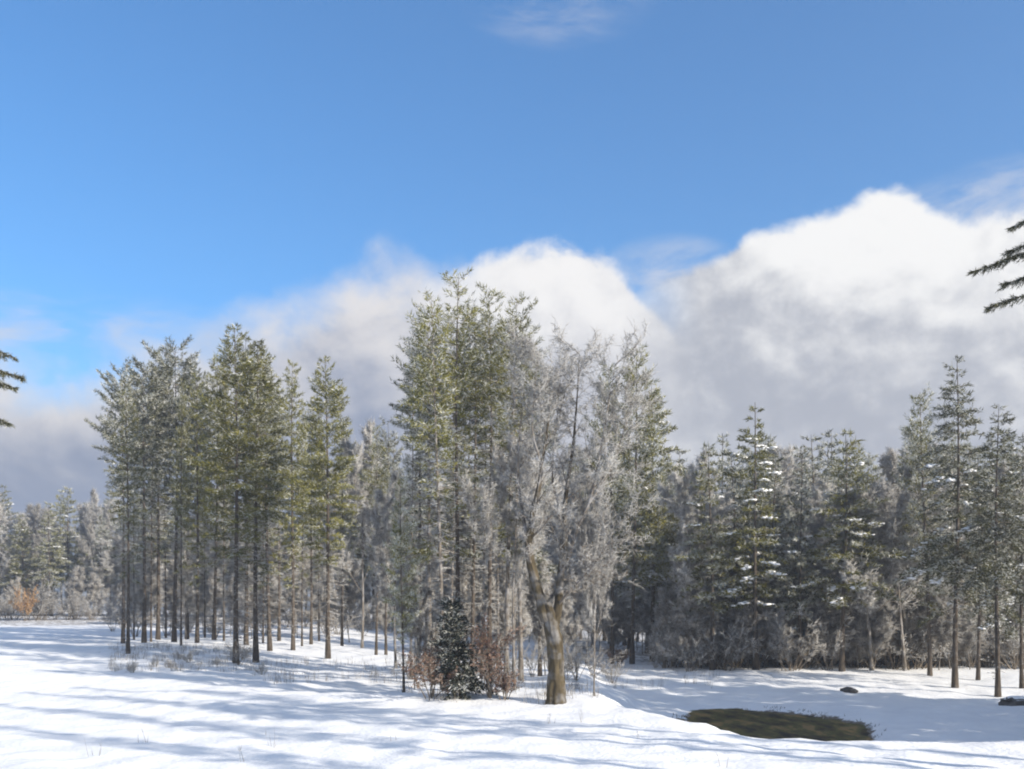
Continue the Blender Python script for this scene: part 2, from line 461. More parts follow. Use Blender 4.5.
# ------------------------------------------------------------------ things
def plant(name, parts, loc, label, cat, group=None, rot=None, s=1.0, sz=None):
    """an Empty at the foot of the plant that parents its parts (mesh data shared between plants of one kind)"""
    o = bpy.data.objects.new(name, None); C.objects.link(o)
    o.empty_display_size = 0.3
    o.location = loc; o.rotation_euler = (0, 0, random.uniform(0, 6.283) if rot is None else rot)
    o.scale = (s, s, sz if sz is not None else s)
    o['label'] = label; o['category'] = cat
    if group: o['group'] = group
    for pn, me in parts.items():
        c = bpy.data.objects.new(pn, me); C.objects.link(c); c.parent = o
    return o

def solid(name, me, label=None, cat=None, kind=None, group=None, loc=(0, 0, 0)):
    o = bpy.data.objects.new(name, me); C.objects.link(o); o.location = loc
    for k, v in (('label', label), ('category', cat), ('kind', kind), ('group', group)):
        if v: o[k] = v
    return o

# ------------------------------------------------------------------ ground
def build_ground():
    n = 460
    u = np.linspace(-1, 1, n)
    xs = 62 * u + 620 * np.sign(u) * np.abs(u) ** 9
    w = np.linspace(0, 1, n)
    ys = -40 + 150 * w + 600 * w ** 9
    X, Y = np.meshgrid(xs, ys)
    Z = np.array([[ground(x, y) for x in xs] for y in ys])
    V = np.stack([X, Y, Z], -1).reshape(-1, 3)
    i = np.arange(n * n).reshape(n, n)
    F = np.stack([i[:-1, :-1], i[:-1, 1:], i[1:, 1:], i[1:, :-1]], -1).reshape(-1, 4)
    me = mesh_from('snow_field', V, [(F, 0)], [M_SNOWG])
    me.polygons.foreach_set('use_smooth', [True] * len(me.polygons))
    lit = np.zeros(n * n, dtype=np.float32)
    for k, (x, y, z) in enumerate(V):
        a = sstep(80, 92, y) * sstep(2, 8, x)                       # floor of the right-hand wood
        b = sstep(120, 135, y)                                      # floor of the far wood
        c = 0.75 * math.exp(-(((x + 27) / 11) ** 4 + ((y - 84) / 14) ** 4))   # under the left pine stand
        d = 0.6 * math.exp(-(((x + 1) / 7) ** 4 + ((y - 58) / 8) ** 4))     # under the central pines
        e = pond_e(x, y)
        f = 1.5 * sstep(1.22, 1.0, e)
        lit[k] = min(1.3, max(a, b, c, d, f))
    at_ = me.attributes.new('litter', 'FLOAT', 'POINT'); at_.data.foreach_set('value', lit)
    me.update()
    solid('snow_field', me, 'wide snow covered field with soft ruts and a hollow', None, 'structure')

build_ground()

def build_pond():
    px, py, rx, ry = POND
    n = 72
    V = [(0, 0, 0)]
    for ring in (0.5, 1.0):
        for k in range(n):
            a = 2 * math.pi * k / n
            s = ring * (1.22 + 0.03 * mn.noise(Vector((math.cos(a) * 2, math.sin(a) * 2, 1.0))))
            V.append((rx * s * math.cos(a), ry * s * math.sin(a), 0))
    F3 = [(0, 1 + k, 1 + (k + 1) % n) for k in range(n)]
    F4 = [(1 + k, 1 + n + k, 1 + n + (k + 1) % n, 1 + (k + 1) % n) for k in range(n)]
    m, nt, out = new_mat('pond_water')
    tc = N(nt, 'ShaderNodeTexCoord')
    nz = N(nt, 'ShaderNodeTexNoise'); nz.inputs['Scale'].default_value = 0.9; nz.inputs['Detail'].default_value = 9; nz.inputs['Roughness'].default_value = 0.66
    mp = N(nt, 'ShaderNodeMapping'); mp.inputs['Scale'].default_value = (1.0, 0.4, 1.0)
    nt.links.new(tc.outputs['Object'], mp.inputs['Vector']); nt.links.new(mp.outputs[0], nz.inputs['Vector'])
    col = ramp(nt, nz.outputs['Fac'], [(0.40, (0.012, 0.010, 0.006)), (0.46, (0.085, 0.055, 0.018)), (0.52, (0.10, 0.095, 0.022)), (0.60, (0.27, 0.165, 0.06))])
    b = N(nt, 'ShaderNodeBsdfPrincipled'); nt.links.new(col, b.inputs['Base Color'])
    b.inputs['Roughness'].default_value = 0.5; b.inputs['Specular IOR Level'].default_value = 0.10
    bp = N(nt, 'ShaderNodeBump'); bp.inputs['Strength'].default_value = 0.4; bp.inputs['Distance'].default_value = 0.05
    nt.links.new(nz.outputs['Fac'], bp.inputs['Height']); nt.links.new(bp.outputs[0], b.inputs['Normal'])
    nt.links.new(b.outputs[0], out.inputs['Surface'])
    me = mesh_from('pond', V, [(F3, 0), (F4, 0)], [m])
    solid('pond', me, 'small brown weedy pond in the snowy hollow', None, 'structure', loc=(px, py, WATER_Z))

build_pond()

def build_hills():
    m, nt, out = new_mat('far_woods')
    tc = N(nt, 'ShaderNodeTexCoord')
    nz = N(nt, 'ShaderNodeTexNoise'); nz.inputs['Scale'].default_value = 0.02; nz.inputs['Detail'].default_value = 8
    nt.links.new(tc.outputs['Object'], nz.inputs['Vector'])
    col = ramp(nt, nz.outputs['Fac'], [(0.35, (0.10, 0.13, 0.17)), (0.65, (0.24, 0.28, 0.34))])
    b = N(nt, 'ShaderNodeBsdfDiffuse'); nt.links.new(col, b.inputs['Color']); nt.links.new(b.outputs[0], out.inputs['Surface'])
    nx, ny = 160, 24
    V, F = [], []
    for j in range(ny):
        for i in range(nx):
            x = -640 + 1280 * i / (nx - 1); y = 380 + 270 * j / (ny - 1)
            t = math.sin(math.pi * j / (ny - 1))
            h = t * (40 + 7 * mn.noise(Vector((x * 0.005, y * 0.005, 4))) + 4 * mn.noise(Vector((x * 0.02, y * 0.02, 2))))
            V.append((x, y, h - 6))
    for j in range(ny - 1):
        for i in range(nx - 1):
            a = j * nx + i; F.append((a, a + 1, a + nx + 1, a + nx))
    me = mesh_from('hills', V, [(F, 0)], [m])
    me.polygons.foreach_set('use_smooth', [True] * len(me.polygons))
    solid('hills', me, 'low wooded ridge beyond the woods', None, 'structure')

build_hills()

# ------------------------------------------------------------------ kinds of trees
PINE = [conifer(H=24, base=b, rad=r, frost=f, skip=0.15, twigs=700, droop=0.10, el0=-5, el1=50, peak=0.35, fullness=0.7, dens=1.25, tuft=0.32, wide=0.075,
                twig_len=1.4, r0=0.2) for b, r, f in ((0.40, 2.7, 0.28), (0.30, 3.2, 0.20), (0.44, 2.6, 0.38), (0.32, 2.5, 0.20), (0.36, 3.1, 0.30))]
PINE_GREY = [conifer(H=24, base=b, rad=r, frost=f, skip=0.17, twigs=650, droop=0.04, el0=2, el1=50, peak=0.5, fullness=0.55, spacing=0.6, dens=1.25,
                     tuft=0.32, wide=0.075, twig_len=1.4, needle=M_NEEDLE_D) for b, r, f in ((0.46, 3.6, 0.42), (0.50, 3.3, 0.38))]
PINE_C = [conifer(H=20, base=b, rad=r, frost=f, skip=0.22, twigs=750, droop=0.0, el0=0, el1=50, peak=0.42, fullness=0.7, spacing=0.5, r0=0.135,
                  bark=bk, twig_frost=0.75, twig_len=0.9, dens=1.3, tuft=0.27, wide=0.055, needle=M_NEEDLE if f < 0.4 else M_NEEDLE_D)
          for b, r, f, bk in ((0.56, 2.1, 0.34, M_BARK), (0.52, 2.2, 0.30, M_BARK_G), (0.6, 2.1, 0.5, M_BARK_G), (0.48, 2.5, 0.48, M_BARK))]
PINE_W = [conifer(H=18, base=b, rad=2.9, frost=f, skip=0.15, twigs=160, droop=-0.02, el0=5, el1=45, peak=0.3, fullness=0.8, r0=0.16, dens=1.3, tuft=0.3, wide=0.07)
          for b, f in ((0.22, 0.55), (0.28, 0.42))]
SPRUCE = [conifer(H=20, base=b, rad=3.3, lean=0.1, frost=f, skip=0.10, twigs=260, droop=0.22, el0=-22, el1=35, peak=0.08, fullness=1.0, needle=M_NEEDLE_D,
                  spacing=0.46, r0=0.18, snow=0.14, dens=1.35, tuft=0.3, wide=0.07) for b, f in ((0.34, 0.34), (0.40, 0.32), (0.28, 0.38))]
BACKC = [conifer(H=18, base=b, rad=r, frost=f, skip=0.10, twigs=150, droop=0.12, el0=-10, el1=40, peak=0.15, fullness=0.9, needle=nd,
                 spacing=0.62, dens=1.0, tuft=0.36, wide=0.10, snow=0.12) for b, r, f, nd in
         ((0.2, 2.9, 0.55, M_NEEDLE_D), (0.25, 3.2, 0.46, M_NEEDLE), (0.18, 2.7, 0.62, M_NEEDLE_D), (0.28, 3.4, 0.38, M_NEEDLE))]
FIR = [conifer(H=12, base=0.03, rad=2.8, frost=0.35, skip=0.04, twigs=0, droop=0.18, el0=-12, el1=40, peak=0.06, fullness=0.9, needle=M_NEEDLE_D,
               spacing=0.36, r0=0.12, tuft=0.36, wide=0.12, dens=1.1)]
SNOWPINE = conifer(H=18, base=0.26, rad=3.3, frost=0.24, skip=0.10, twigs=100, droop=0.16, el0=-12, el1=42, peak=0.12, snow=0.45, pad=1.3, spacing=0.62, r0=0.2, dens=1.2,
                   tuft=0.32, wide=0.085)
HWD = [hardwood(H=h, frost=f, start=st, limbs=l, tw=0.017) for h, f, st, l in ((15, 0.85, 0.25, 10), (14, 0.92, 0.2, 11), (16, 0.8, 0.3, 10), (13, 0.88, 0.16, 11))]
SAP = [hardwood(H=h, frost=f, start=0.08, limbs=l, r0=0.06, spread=(18, 45), tw=0.015, reach=0.40) for h, f, l in ((8, 0.66, 10), (7, 0.72, 10), (9, 0.62, 10))]
BRUSH = [shrub(h, s, sp, f, tw=0.015) for h, s, sp, f in ((3.4, 10, 1.0, 0.88), (2.6, 10, 1.2, 0.85), (4.2, 9, 0.8, 0.9))]

WBRUSH = [shrub(1.9, 10, 1.2, 0.97, tw=0.014), shrub(1.6, 9, 1.4, 0.95, tw=0.014)]
PH = {id(p): h for lst, h in ((PINE, 24), (PINE_GREY, 24), (PINE_C, 20), (PINE_W, 18), (SPRUCE, 20), (BACKC, 18), (FIR, 12), (HWD, 15), (SAP, 8)) for p in lst}
PH[id(SNOWPINE)] = 18

def tree_at(name, parts, px, row, top, label, cat='tree', group=None, wide=1.0, rot=None):
    p = at(px, row)
    h = CAMZ + (HORIZON - top) / FPX * p.y - p.z
    sz = h / PH[id(parts)]
    s = wide * (0.45 * sz + 0.55) if sz > 0.6 else wide * sz * 1.1
    return plant(name, parts, p, label, cat, group, rot, s, sz)

# ---- the stand of tall pines on the left
G = 'tall pines of the left stand'
left = [
 (123, 643, 372, PINE_GREY, 0, 0.8, 'slim grey pine with wide ragged crown at the outer edge of the left stand'),
 (128, 654, 392, PINE, 2, 0.7, 'short dark trunked pine standing forward at the outer corner of the left stand'),
 (144, 643, 362, PINE_GREY, 1, 0.95, 'grey pine with flaring upswept top second in from the open field'),
 (158, 640, 354, PINE, 2, 0.85, 'narrow pine crowded between two grey flaring pines'),
 (174, 642, 349, PINE_GREY, 0, 1.0, 'tallest grey crowned pine at the outer end of the left stand'),
 (187, 639, 360, PINE, 0, 0.85, 'thin pine half hidden behind the tall grey crowned pine'),
 (197, 643, 378, PINE, 3, 0.8, 'low crowned dark pine filling the gap beside the tallest green pine'),
 (214, 640, 356, PINE, 4, 0.85, 'pine with sparse frosted top just outside the tallest green pine'),
 (236, 663, 331, PINE, 1, 1.0, 'tallest sunlit green pine, brush heaped at its foot'),
 (246, 645, 338, PINE, 3, 0.9, 'green pine rising close behind the tallest sunlit pine'),
 (256, 662, 342, PINE, 0, 0.95, 'sunlit olive pine with straight trunk at the front of the left stand'),
 (270, 651, 352, PINE, 4, 0.85, 'bushy pine on the inner side of the sunlit olive pine'),
 (279, 641, 388, PINE, 2, 0.75, 'lower pine in the back row showing between olive crowns'),
 (293, 650, 364, PINE, 3, 0.75, 'slender pine with pointed top and dark clean trunk'),
 (311, 644, 400, PINE, 0, 0.7, 'short pine behind the last pine of the left stand'),
 (328, 659, 362, PINE, 1, 0.9, 'last pine of the left stand, green crown standing a little apart'),
 (342, 646, 405, PINE, 2, 0.65, 'small frosted pine beyond the inner end of the left stand'),
 (376, 655, 428, PINE_C, 0, 0.8, 'dark trunked pine in the gap before the central clump'),
 (386, 655, 420, PINE_C, 3, 0.8, 'thin dark pine nearest the central clump in the gap'),
]
for px, row, top, kind, i, w, lab in left:
    tree_at('pine_tree', kind[i], px, row, top, lab, 'pine', G, w)

for px, row, top, lab in (
        (134, 640, 384, 'thin pine stem squeezed between the two outermost pines of the left stand'),
        (151, 642, 372, 'thin pine stem between the grey flaring pine and its narrow neighbour'),
        (166, 638, 366, 'thin pine stem in shade beside the tallest grey crowned pine'),
        (181, 646, 380, 'thin forward pine stem next to the tall grey crowned pine'),
        (205, 638, 372, 'thin dark pine stem in the middle of the left stand'),
        (224, 641, 360, 'thin pine stem pressed against the tallest sunlit green pine'),
        (263, 643, 368, 'thin pine stem behind the sunlit olive pine'),
        (302, 646, 402, 'thin pine stem beside the slender pine with the pointed top'),
        (319, 641, 410, 'thin pine stem behind the last green pine of the left stand')):
    tree_at('pine_tree', random.choice((PINE[2], PINE_GREY[0], PINE[0])), px, row, top, lab, 'pine', G, 0.42)

# ---- the central clump
G = 'pines of the central clump'
mid = [
 (418, 674, 322, PINE_C, 3, 1.05, 'pine with long branches swept out over the gap at the edge of the central clump'),
 (431, 680, 308, PINE_C, 2, 1.05, 'frosted pine behind the dark little spruce'),
 (443, 690, 298, PINE_C, 1, 0.95, 'pine with the palest straight grey trunk in the central clump'),
 (457, 686, 277, PINE_C, 0, 1.1, 'tallest pine of the central clump, spiky top against the cloud'),
 (472, 680, 304, PINE_C, 3, 0.9, 'thin pine between the two tallest tops of the central clump'),
 (490, 684, 290, PINE_C, 0, 1.05, 'second tallest pine of the central clump with broad dark top'),
 (506, 688, 296, PINE_C, 1, 1.0, 'pine with greener flat top beside the broad dark top'),
 (521, 681, 322, PINE_C, 2, 1.0, 'leggy frosted pine beside the bare maple'),
 (540, 676, 352, PINE_C, 3, 0.85, 'low pine seen through the twigs of the bare maple'),
]
for px, row, top, kind, i, w, lab in mid:
    tree_at('pine_tree', kind[i], px, row, top, lab, 'pine', G, w)
for px, row, top, lab in (
        (411, 678, 352, 'slim frosted pine stem at the clump edge above the short thin pine'),
        (425, 676, 330, 'slim pale pine stem between the two outer pines of the central clump'),
        (450, 681, 318, 'slim grey pine stem beside the palest straight trunk'),
        (464, 678, 310, 'slim grey pine stem behind the tallest pine of the central clump'),
        (481, 679, 316, 'slim grey pine stem before the broad dark top'),
        (498, 680, 320, 'slim pine stem between the broad dark top and the flat green top'),
        (513, 678, 336, 'slim pale pine stem next to the leggy frosted pine')):
    tree_at('pine_tree', PINE_C[1 + (px % 2)], px, row, top, lab, 'pine', G, 0.6)
tree_at('pine_tree', PINE_W[0], 404, 692, 478, 'short thin pine with greenish lower branches on the snow edge of the central clump', 'pine', None, 0.62)
tree_at('pine_tree', PINE_W[1], 632, 664, 350, 'broad frosted pine with green lower boughs and dark trunk behind the maple', 'pine', None, 1.0)
tree_at('pine_tree', BACKC[3], 652, 662, 384, 'green pine leaning on the broad frosted pine at the field edge', 'pine', None, 0.9)
tree_at('pine_tree', PINE_W[1], 612, 664, 364, 'whitened pine wedged between maple twigs and broad frosted pine', 'pine', None, 0.8)
tree_at('bare_tree', HWD[3], 594, 696, 430, 'thin dark stemmed sapling standing alone on the bank beside the maple', 'bare tree', None, 0.34)
tree_at('bare_tree', HWD[2], 515, 690, 450, 'small bare tree on the pine side of the maple', 'bare tree', None, 0.6)
tree_at('bare_tree', HWD[0], 362, 648, 430, 'grey frosted hardwood in the gap between pine stand and central clump', 'bare tree', None, 0.8)
tree_at('bare_tree', HWD[3], 396, 668, 440, 'frosted hardwood tucked against the outer pine of the central clump', 'bare tree', None, 0.7)

for k in range(12):
    px = 112 + 250 * (k + random.random()) / 12
    p = at(px, random.uniform(632, 640)); s_ = random.uniform(0.6, 1.0)
    plant('bare_sapling', SAP[k % 3], p, 'thin leafless sapling growing up between the trunks of the left pine stand', 'sapling', 'saplings within the left pine stand', None, s_ * 0.7, s_ * random.uniform(1.1, 1.7))
for k in range(5):
    px = 396 + 150 * (k + random.random()) / 5
    p = at(px, random.uniform(668, 690)); s_ = random.uniform(0.5, 0.85)
    plant('bare_sapling', SAP[k % 3], p, 'thin frosted sapling growing up between the trunks of the central clump', 'sapling', 'saplings within the central clump', None, s_ * 0.8, s_ * random.uniform(1.0, 1.6))

# ---- the maple: trunk forking low, limbs placed by hand
def build_maple():
    base = at(556, 702)
    d = base.y
    def w(px, row, dy=0.0):
        return np.array([(px - 512) / FPX * d - base.x, dy, CAMZ + (HORIZON - row) / FPX * d - base.z])
    g = Geo(); g2 = Geo()
    limbs = [
        ([w(557, 712), w(556, 698), w(556, 672), w(555, 645), w(551, 622), w(544, 604)], [0.62, 0.44, 0.37, 0.35, 0.32, 0.27], 12),
        ([w(547, 620), w(540, 598, -.1), w(533, 572, -.2), w(528, 548, -.3), w(531, 522, -.35), w(538, 496, -.3), w(541, 464, -.2), w(548, 425, -.1), w(550, 385)],
         [0.27, 0.24, 0.21, 0.19, 0.16, 0.13, 0.10, 0.06, 0.03], 9),
        ([w(552, 630), w(559, 604, .2), w(561, 572, .4), w(566, 540, .5), w(566, 500, .6), w(573, 455, .6), w(577, 405, .5), w(580, 352, .4)],
         [0.24, 0.20, 0.17, 0.15, 0.12, 0.09, 0.055, 0.02], 9),
        ([w(561, 575, .3), w(574, 540, -.3), w(588, 505, -.7), w(597, 460, -1.0), w(606, 412, -1.1), w(612, 372, -1.2)], [0.13, 0.11, 0.09, 0.065, 0.04, 0.02], 7),
        ([w(529, 545, -.3), w(521, 510, .2), w(517, 470, .5), w(521, 425, .7), w(524, 390, .8)], [0.13, 0.10, 0.075, 0.045, 0.02], 7),
        ([w(541, 464, -.2), w(532, 432, -.6), w(534, 392, -.8), w(538, 360, -.9)], [0.075, 0.055, 0.035, 0.018], 6),
        ([w(566, 520, .5), w(552, 480, 1.0), w(556, 430, 1.3), w(562, 370, 1.4)], [0.09, 0.07, 0.045, 0.018], 6),
        ([w(588, 505, -.7), w(606, 478, -.4), w(622, 440, -.2), w(630, 405, 0)], [0.07, 0.05, 0.035, 0.015], 6),
        ([w(556, 610, .3), w(570, 590, -.6), w(588, 572, -1.2), w(604, 548, -1.6), w(613, 520, -1.8)], [0.09, 0.075, 0.055, 0.035, 0.015], 6),
    ]
    acc = []
    gc = Geo()
    cfg = dict(levels=2, seg=[5, 4], wob=[0.16, 0.22], up=[0.08, 0.04], ch=[1.25, 2.1], ang=[(25, 60), (25, 70)], ratio=[0.45, 0.5], twig=0.42)
    cfg['from'] = [0.2, 0.0]
    for li, (P, rad, sides) in enumerate(limbs):
        P = np.array(P)
        # resample smoothly with a little crookedness
        rad = [r_ * (1 if r_ > 0.22 else 0.55 + 0.45 * (r_ / 0.22)) for r_ in rad]
        t = np.linspace(0, len(P) - 1, (len(P) - 1) * 3 + 1)
        Q = np.stack([np.interp(t, range(len(P)), P[:, k]) for k in range(3)], 1)
        rr = np.interp(t, range(len(P)), rad)
        if li: Q[1:-1] += RNG.normal(scale=0.035, size=Q[1:-1].shape)
        Qs = Q.copy(); Qs[1:-1] = (Q[:-2] + 2 * Q[1:-1] + Q[2:]) / 4
        if li < 3:
            # furrowed bark: the tube is rebuilt with ridges running along it
            u = np.linspace(0, len(Qs) - 1, (len(Qs) - 1) * 5 + 1)
            Qf = np.stack([np.interp(u, range(len(Qs)), Qs[:, k]) for k in range(3)], 1); rf = np.interp(u, range(len(rr)), rr)
            n0 = g.n; g.tube(Qf, rf, 40, 0)
            Vt = g.v[-1].reshape(len(Qf), 40, 3)
            for a in range(len(Qf)):
                for b in range(40):
                    ang = b * 2 * math.pi / 40
                    q = Vector((math.cos(ang) * 3.2, math.sin(ang) * 3.2, a * 0.09 + li * 7))
                    k = 0.16 * mn.noise(q) + 0.10 * mn.noise(q * 2.3) + 0.14 * mn.noise(Vector((math.cos(ang), math.sin(ang), a * 0.05 + li * 7)))
                    Vt[a, b] += (Vt[a, b] - Qf[a]) * k
        else:
            g2.tube(Qs, rr, sides, 0)
        if li == 0: continue
        for i in range(3, len(Qs)):
            if rr[i] > 0.20: continue
            for _ in range(2 if rr[i] < 0.06 else 1):
                dd = unit(Qs[i] - Qs[i - 1]); side = unit(np.cross(dd, RNG.normal(size=3)))
                ang = R(random.uniform(30, 65))
                grow(gc, Qs[i], unit(dd * math.cos(ang) + side * math.sin(ang)), random.uniform(0.9, 2.3), max(0.016, rr[i] * 0.4), 0, cfg, acc)
    P = np.array([a[0] for a in acc]); D = np.array([a[1] for a in acc])
    P2 = np.repeat(P, 2, 0) + np.repeat(D, 2, 0) * RNG.uniform(0.2, 0.9, (len(P) * 2, 1)); D2 = np.repeat(D, 2, 0) * 0.45 + RNG.normal(scale=0.15, size=P2.shape)
    P = np.concatenate([P, P2]); D = np.concatenate([D, D2])
    fm = RNG.random(len(P)) < np.where(P[:, 2] > 8.0, 0.92, 0.35 + 0.57 * np.clip((P[:, 2] - 4.5) / 3.5, 0, 1))
    gc.spikes(P[fm], D[fm], 0.012, 1); gc.spikes(P[~fm], D[~fm], 0.010, 2)
    parts = {'trunk': g.mesh('trunk', [M_BARK_M], True), 'limbs': g2.mesh('limbs', [M_BARK_G], True), 'crown': gc.mesh('crown', [M_BARK_G, M_TWIG_FR, M_TWIG_BR])}
    plant('maple_tree', parts, base, 'big bare maple with thick brown trunk forking low at the front of the central clump', 'maple', rot=0.0)

build_maple()

# ---- low growth at the front of the central clump
FIR_S = conifer(H=4.9, base=0.04, rad=1.25, frost=0.26, skip=0.04, twigs=0, droop=0.2, el0=-10, el1=45, peak=0.1, needle=M_NEEDLE_S, spacing=0.17, r0=0.06,
                tuft=0.19, wide=0.075, snow=0, dens=2.0)
plant('spruce_tree', FIR_S, at(460, 698), 'small dark snow dusted spruce between two russet leaved beeches', 'spruce')
BE = [shrub(2.6, 10, 0.75, 0.2, M_LEAF_RU, 2500, 0.055), shrub(4.0, 8, 0.42, 0.2, M_LEAF_RU, 2900, 0.055), shrub(1.7, 8, 0.9, 0.2, M_LEAF_RU, 1200, 0.055)]
plant('beech_sapling', BE[0], at(431, 698), 'wide russet leaved beech bush on the outer side of the small dark spruce', 'beech')
plant('beech_sapling', BE[1], at(490, 699), 'tall narrow russet beech sapling on the maple side of the small dark spruce', 'beech')
plant('beech_sapling', BE[2], at(505, 700), 'low russet beech bush at the foot of the tall narrow beech', 'beech', s=0.9)
plant('beech_sapling', BE[2], at(616, 667), 'rusty brown beech bush in the shade behind the maple', 'beech', s=1.1)
OB = shrub(5.0, 10, 0.8, 0.3, M_LEAF_OR, 3200, 0.12)
plant('beech_sapling', OB, at(25, 621), 'bright orange leaved young beech at the edge of the far wood', 'beech', rot=0.6, s=0.6, sz=0.9)

# ---- the right-hand wood: named trees of its front
G = 'conifers along the front of the right wood'
tree_at('pine_tree', SNOWPINE, 756, 670, 403, 'green pine with heavy pads of snow on its boughs in the right wood', 'pine', G, 1.0)
tree_at('pine_tree', BACKC[3], 842, 671, 434, 'olive green pine with rounded top in the middle of the right wood', 'pine', G, 1.05)
tree_at('spruce_tree', SPRUCE[0], 955, 688, 355, 'tallest pointed spruce with dark bare trunk standing out on the snow', 'spruce', G, 0.95)
tree_at('spruce_tree', SPRUCE[1], 998, 697, 404, 'pointed spruce just beyond the tallest one, slim trunk by the boulder', 'spruce', G, 0.9)
tree_at('spruce_tree', SPRUCE[2], 978, 680, 446, 'shorter spruce filling the space between the two pointed spruces', 'spruce', G, 0.75)
tree_at('pine_tree', PINE_W[0], 930, 676, 392, 'frosted whitish pine leaning against the tallest pointed spruce', 'pine', G, 0.85)
tree_at('spruce_tree', SPRUCE[0], 1022, 688, 432, 'spruce cut by the picture edge behind the boulder', 'spruce', G, 0.8)
tree_at('pine_tree', BACKC[1], 712, 670, 446, 'dark green pine at the inner corner of the right wood', 'pine', G, 0.95)
tree_at('pine_tree', BACKC[0], 800, 669, 452, 'dim narrow pine between the snow laden pine and the olive one', 'pine', G, 0.8)
tree_at('bare_tree', HWD[1], 872, 670, 470, 'whitest frosted hardwood arching in front of the right wood', 'bare tree', None, 1.1)
tree_at('bare_tree', HWD[2], 905, 671, 462, 'grey frosted hardwood next to the whitest arching one', 'bare tree', None, 0.9)
tree_at('bare_tree', HWD[0], 690, 668, 470, 'frosted hardwood at the inner corner of the right wood', 'bare tree', None, 0.8)

# ---- the woods behind: rows of conifers and hardwoods, each its own tree
def ordinal(n):
    names = ['first', 'second', 'third', 'fourth', 'fifth', 'sixth', 'seventh', 'eighth', 'ninth', 'tenth', 'eleventh', 'twelfth', 'thirteenth', 'fourteenth',
             'fifteenth', 'sixteenth', 'seventeenth', 'eighteenth', 'nineteenth', 'twentieth']
    return names[n] if n < 20 else '%dth' % (n + 1)

def depth(px):
    pts = [(-150, 176), (110, 172), (330, 150), (500, 128), (640, 104), (690, 86), (1024, 84), (1500, 70)]
    return float(np.interp(px, [p[0] for p in pts], [p[1] for p in pts]))

def topline(px):
    pts = [(-150, 490), (40, 490), (110, 486), (300, 470), (370, 440), (450, 450), (640, 440), (700, 437), (780, 436), (880, 438), (930, 425), (1024, 440), (1500, 430)]
    return float(np.interp(px, [p[0] for p in pts], [p[1] for p in pts]))

WOODS = {'far': ('far wood across the field', 'trees of the far wood'), 'mid': ('wood behind the pine stand', 'trees of the wood behind the pines'),
         'right': ('right wood beyond the hollow', 'trees deep in the right wood')}
made = []
for row_i, (dd, step, jit) in enumerate(((0, 30, 9), (6, 27, 9), (13, 25, 9), (22, 24, 8))):
    px = -60 + random.uniform(0, 20)
    while px < 1240:
        x_px = px + random.uniform(-jit, jit)
        d = depth(x_px) + dd + random.uniform(-2, 2)
        x = (x_px - 512) / FPX * d
        z = ground(x, d)
        wood = 'far' if x_px < 112 else ('mid' if x_px < 655 else 'right')
        top = topline(x_px) + 14 * mn.noise(Vector((x_px * 0.03, row_i * 5.0, 0))) + random.uniform(-8, 14) + (22 if row_i == 0 else 0) + random.choice((0, 0, 8, 24))
        h = CAMZ + (HORIZON - top) / FPX * d - z
        hard = random.random() < (0.62 if row_i == 0 else 0.30) if wood != 'far' else random.random() < 0.5
        if hard:
            parts = random.choice(HWD); nm = 'bare_tree'; h *= 0.92
        else:
            parts = random.choice(BACKC + ([PINE_W[0]] if wood == 'right' else [BACKC[3], BACKC[1]])); nm = 'conifer_tree'
        sz = h / PH[id(parts)]
        made.append((wood, row_i, x_px, nm, parts, (x, d, z - 0.05), sz, h))
        px += step * (1.0 if wood == 'right' else 1.15) * (1.5 if px > 1040 else 1)
count = {}
for wood, row_i, x_px, nm, parts, loc, sz, h in sorted(made, key=lambda m: m[2]):
    what = 'frosted grey hardwood' if nm == 'bare_tree' else 'frosty conifer'
    place, grp = WOODS[wood]
    if row_i == 0 and 0 <= x_px <= 1024:
        k = count[(wood, nm)] = count.get((wood, nm), -1) + 1
        lab = '%s %s in the front row of the %s' % (ordinal(k), what, place)
    elif row_i == 0 or x_px > 1024 or x_px < 0:
        lab = '%s at the outer end of the %s' % (what, place)
    else:
        lab = '%s in the back rows of the %s' % (what, place)
    plant(nm, parts, loc, lab, 'bare tree' if nm == 'bare_tree' else 'conifer', grp, None, random.uniform(0.85, 1.15) * (0.5 + 0.5 * sz), sz)

# brush at the foot of the woods and under the stands
def brush(px, row, s, lab, grp, i=None, dback=0.0):
    p = at(px, row)
    if dback:
        k = (p.y + dback) / p.y
        x, y = p.x * k, p.y + dback
        p = Vector((x, y, ground(x, y)))
    plant('brush_shrub', BRUSH[i if i is not None else random.randrange(3)], p, lab, 'shrub', grp, None, s, s * random.uniform(0.85, 1.2))

for k in range(64):
    px = 662 + 375 * (k + random.random()) / 64
    brush(px, 668, random.uniform(0.9, 1.75), 'grey leafless shrub in the thicket at the foot of the right wood', 'thicket shrubs of the right wood', dback=random.uniform(-2.0, 6.0))
for k in range(40):
    px = 105 + 530 * (k + random.random()) / 40
    brush(px, 640, random.uniform(0.8, 1.3), 'grey leafless shrub in the undergrowth behind the pine stand', 'undergrowth shrubs behind the pines', dback=random.uniform(6, 28))
for k in range(16):
    px = -10 + 125 * (k + random.random()) / 16
    brush(px, 620.5, random.uniform(0.9, 1.7), 'pale leafless shrub along the edge of the far wood', 'shrubs edging the far wood', dback=random.uniform(0, 5))
for k in range(14):
    px = 400 + 215 * (k + random.random()) / 14
    brush(px, 676 + random.uniform(-6, 8), random.uniform(0.45, 0.8), 'leafless shrub among the trunks of the central clump', 'shrubs of the central clump', i=k % 3)
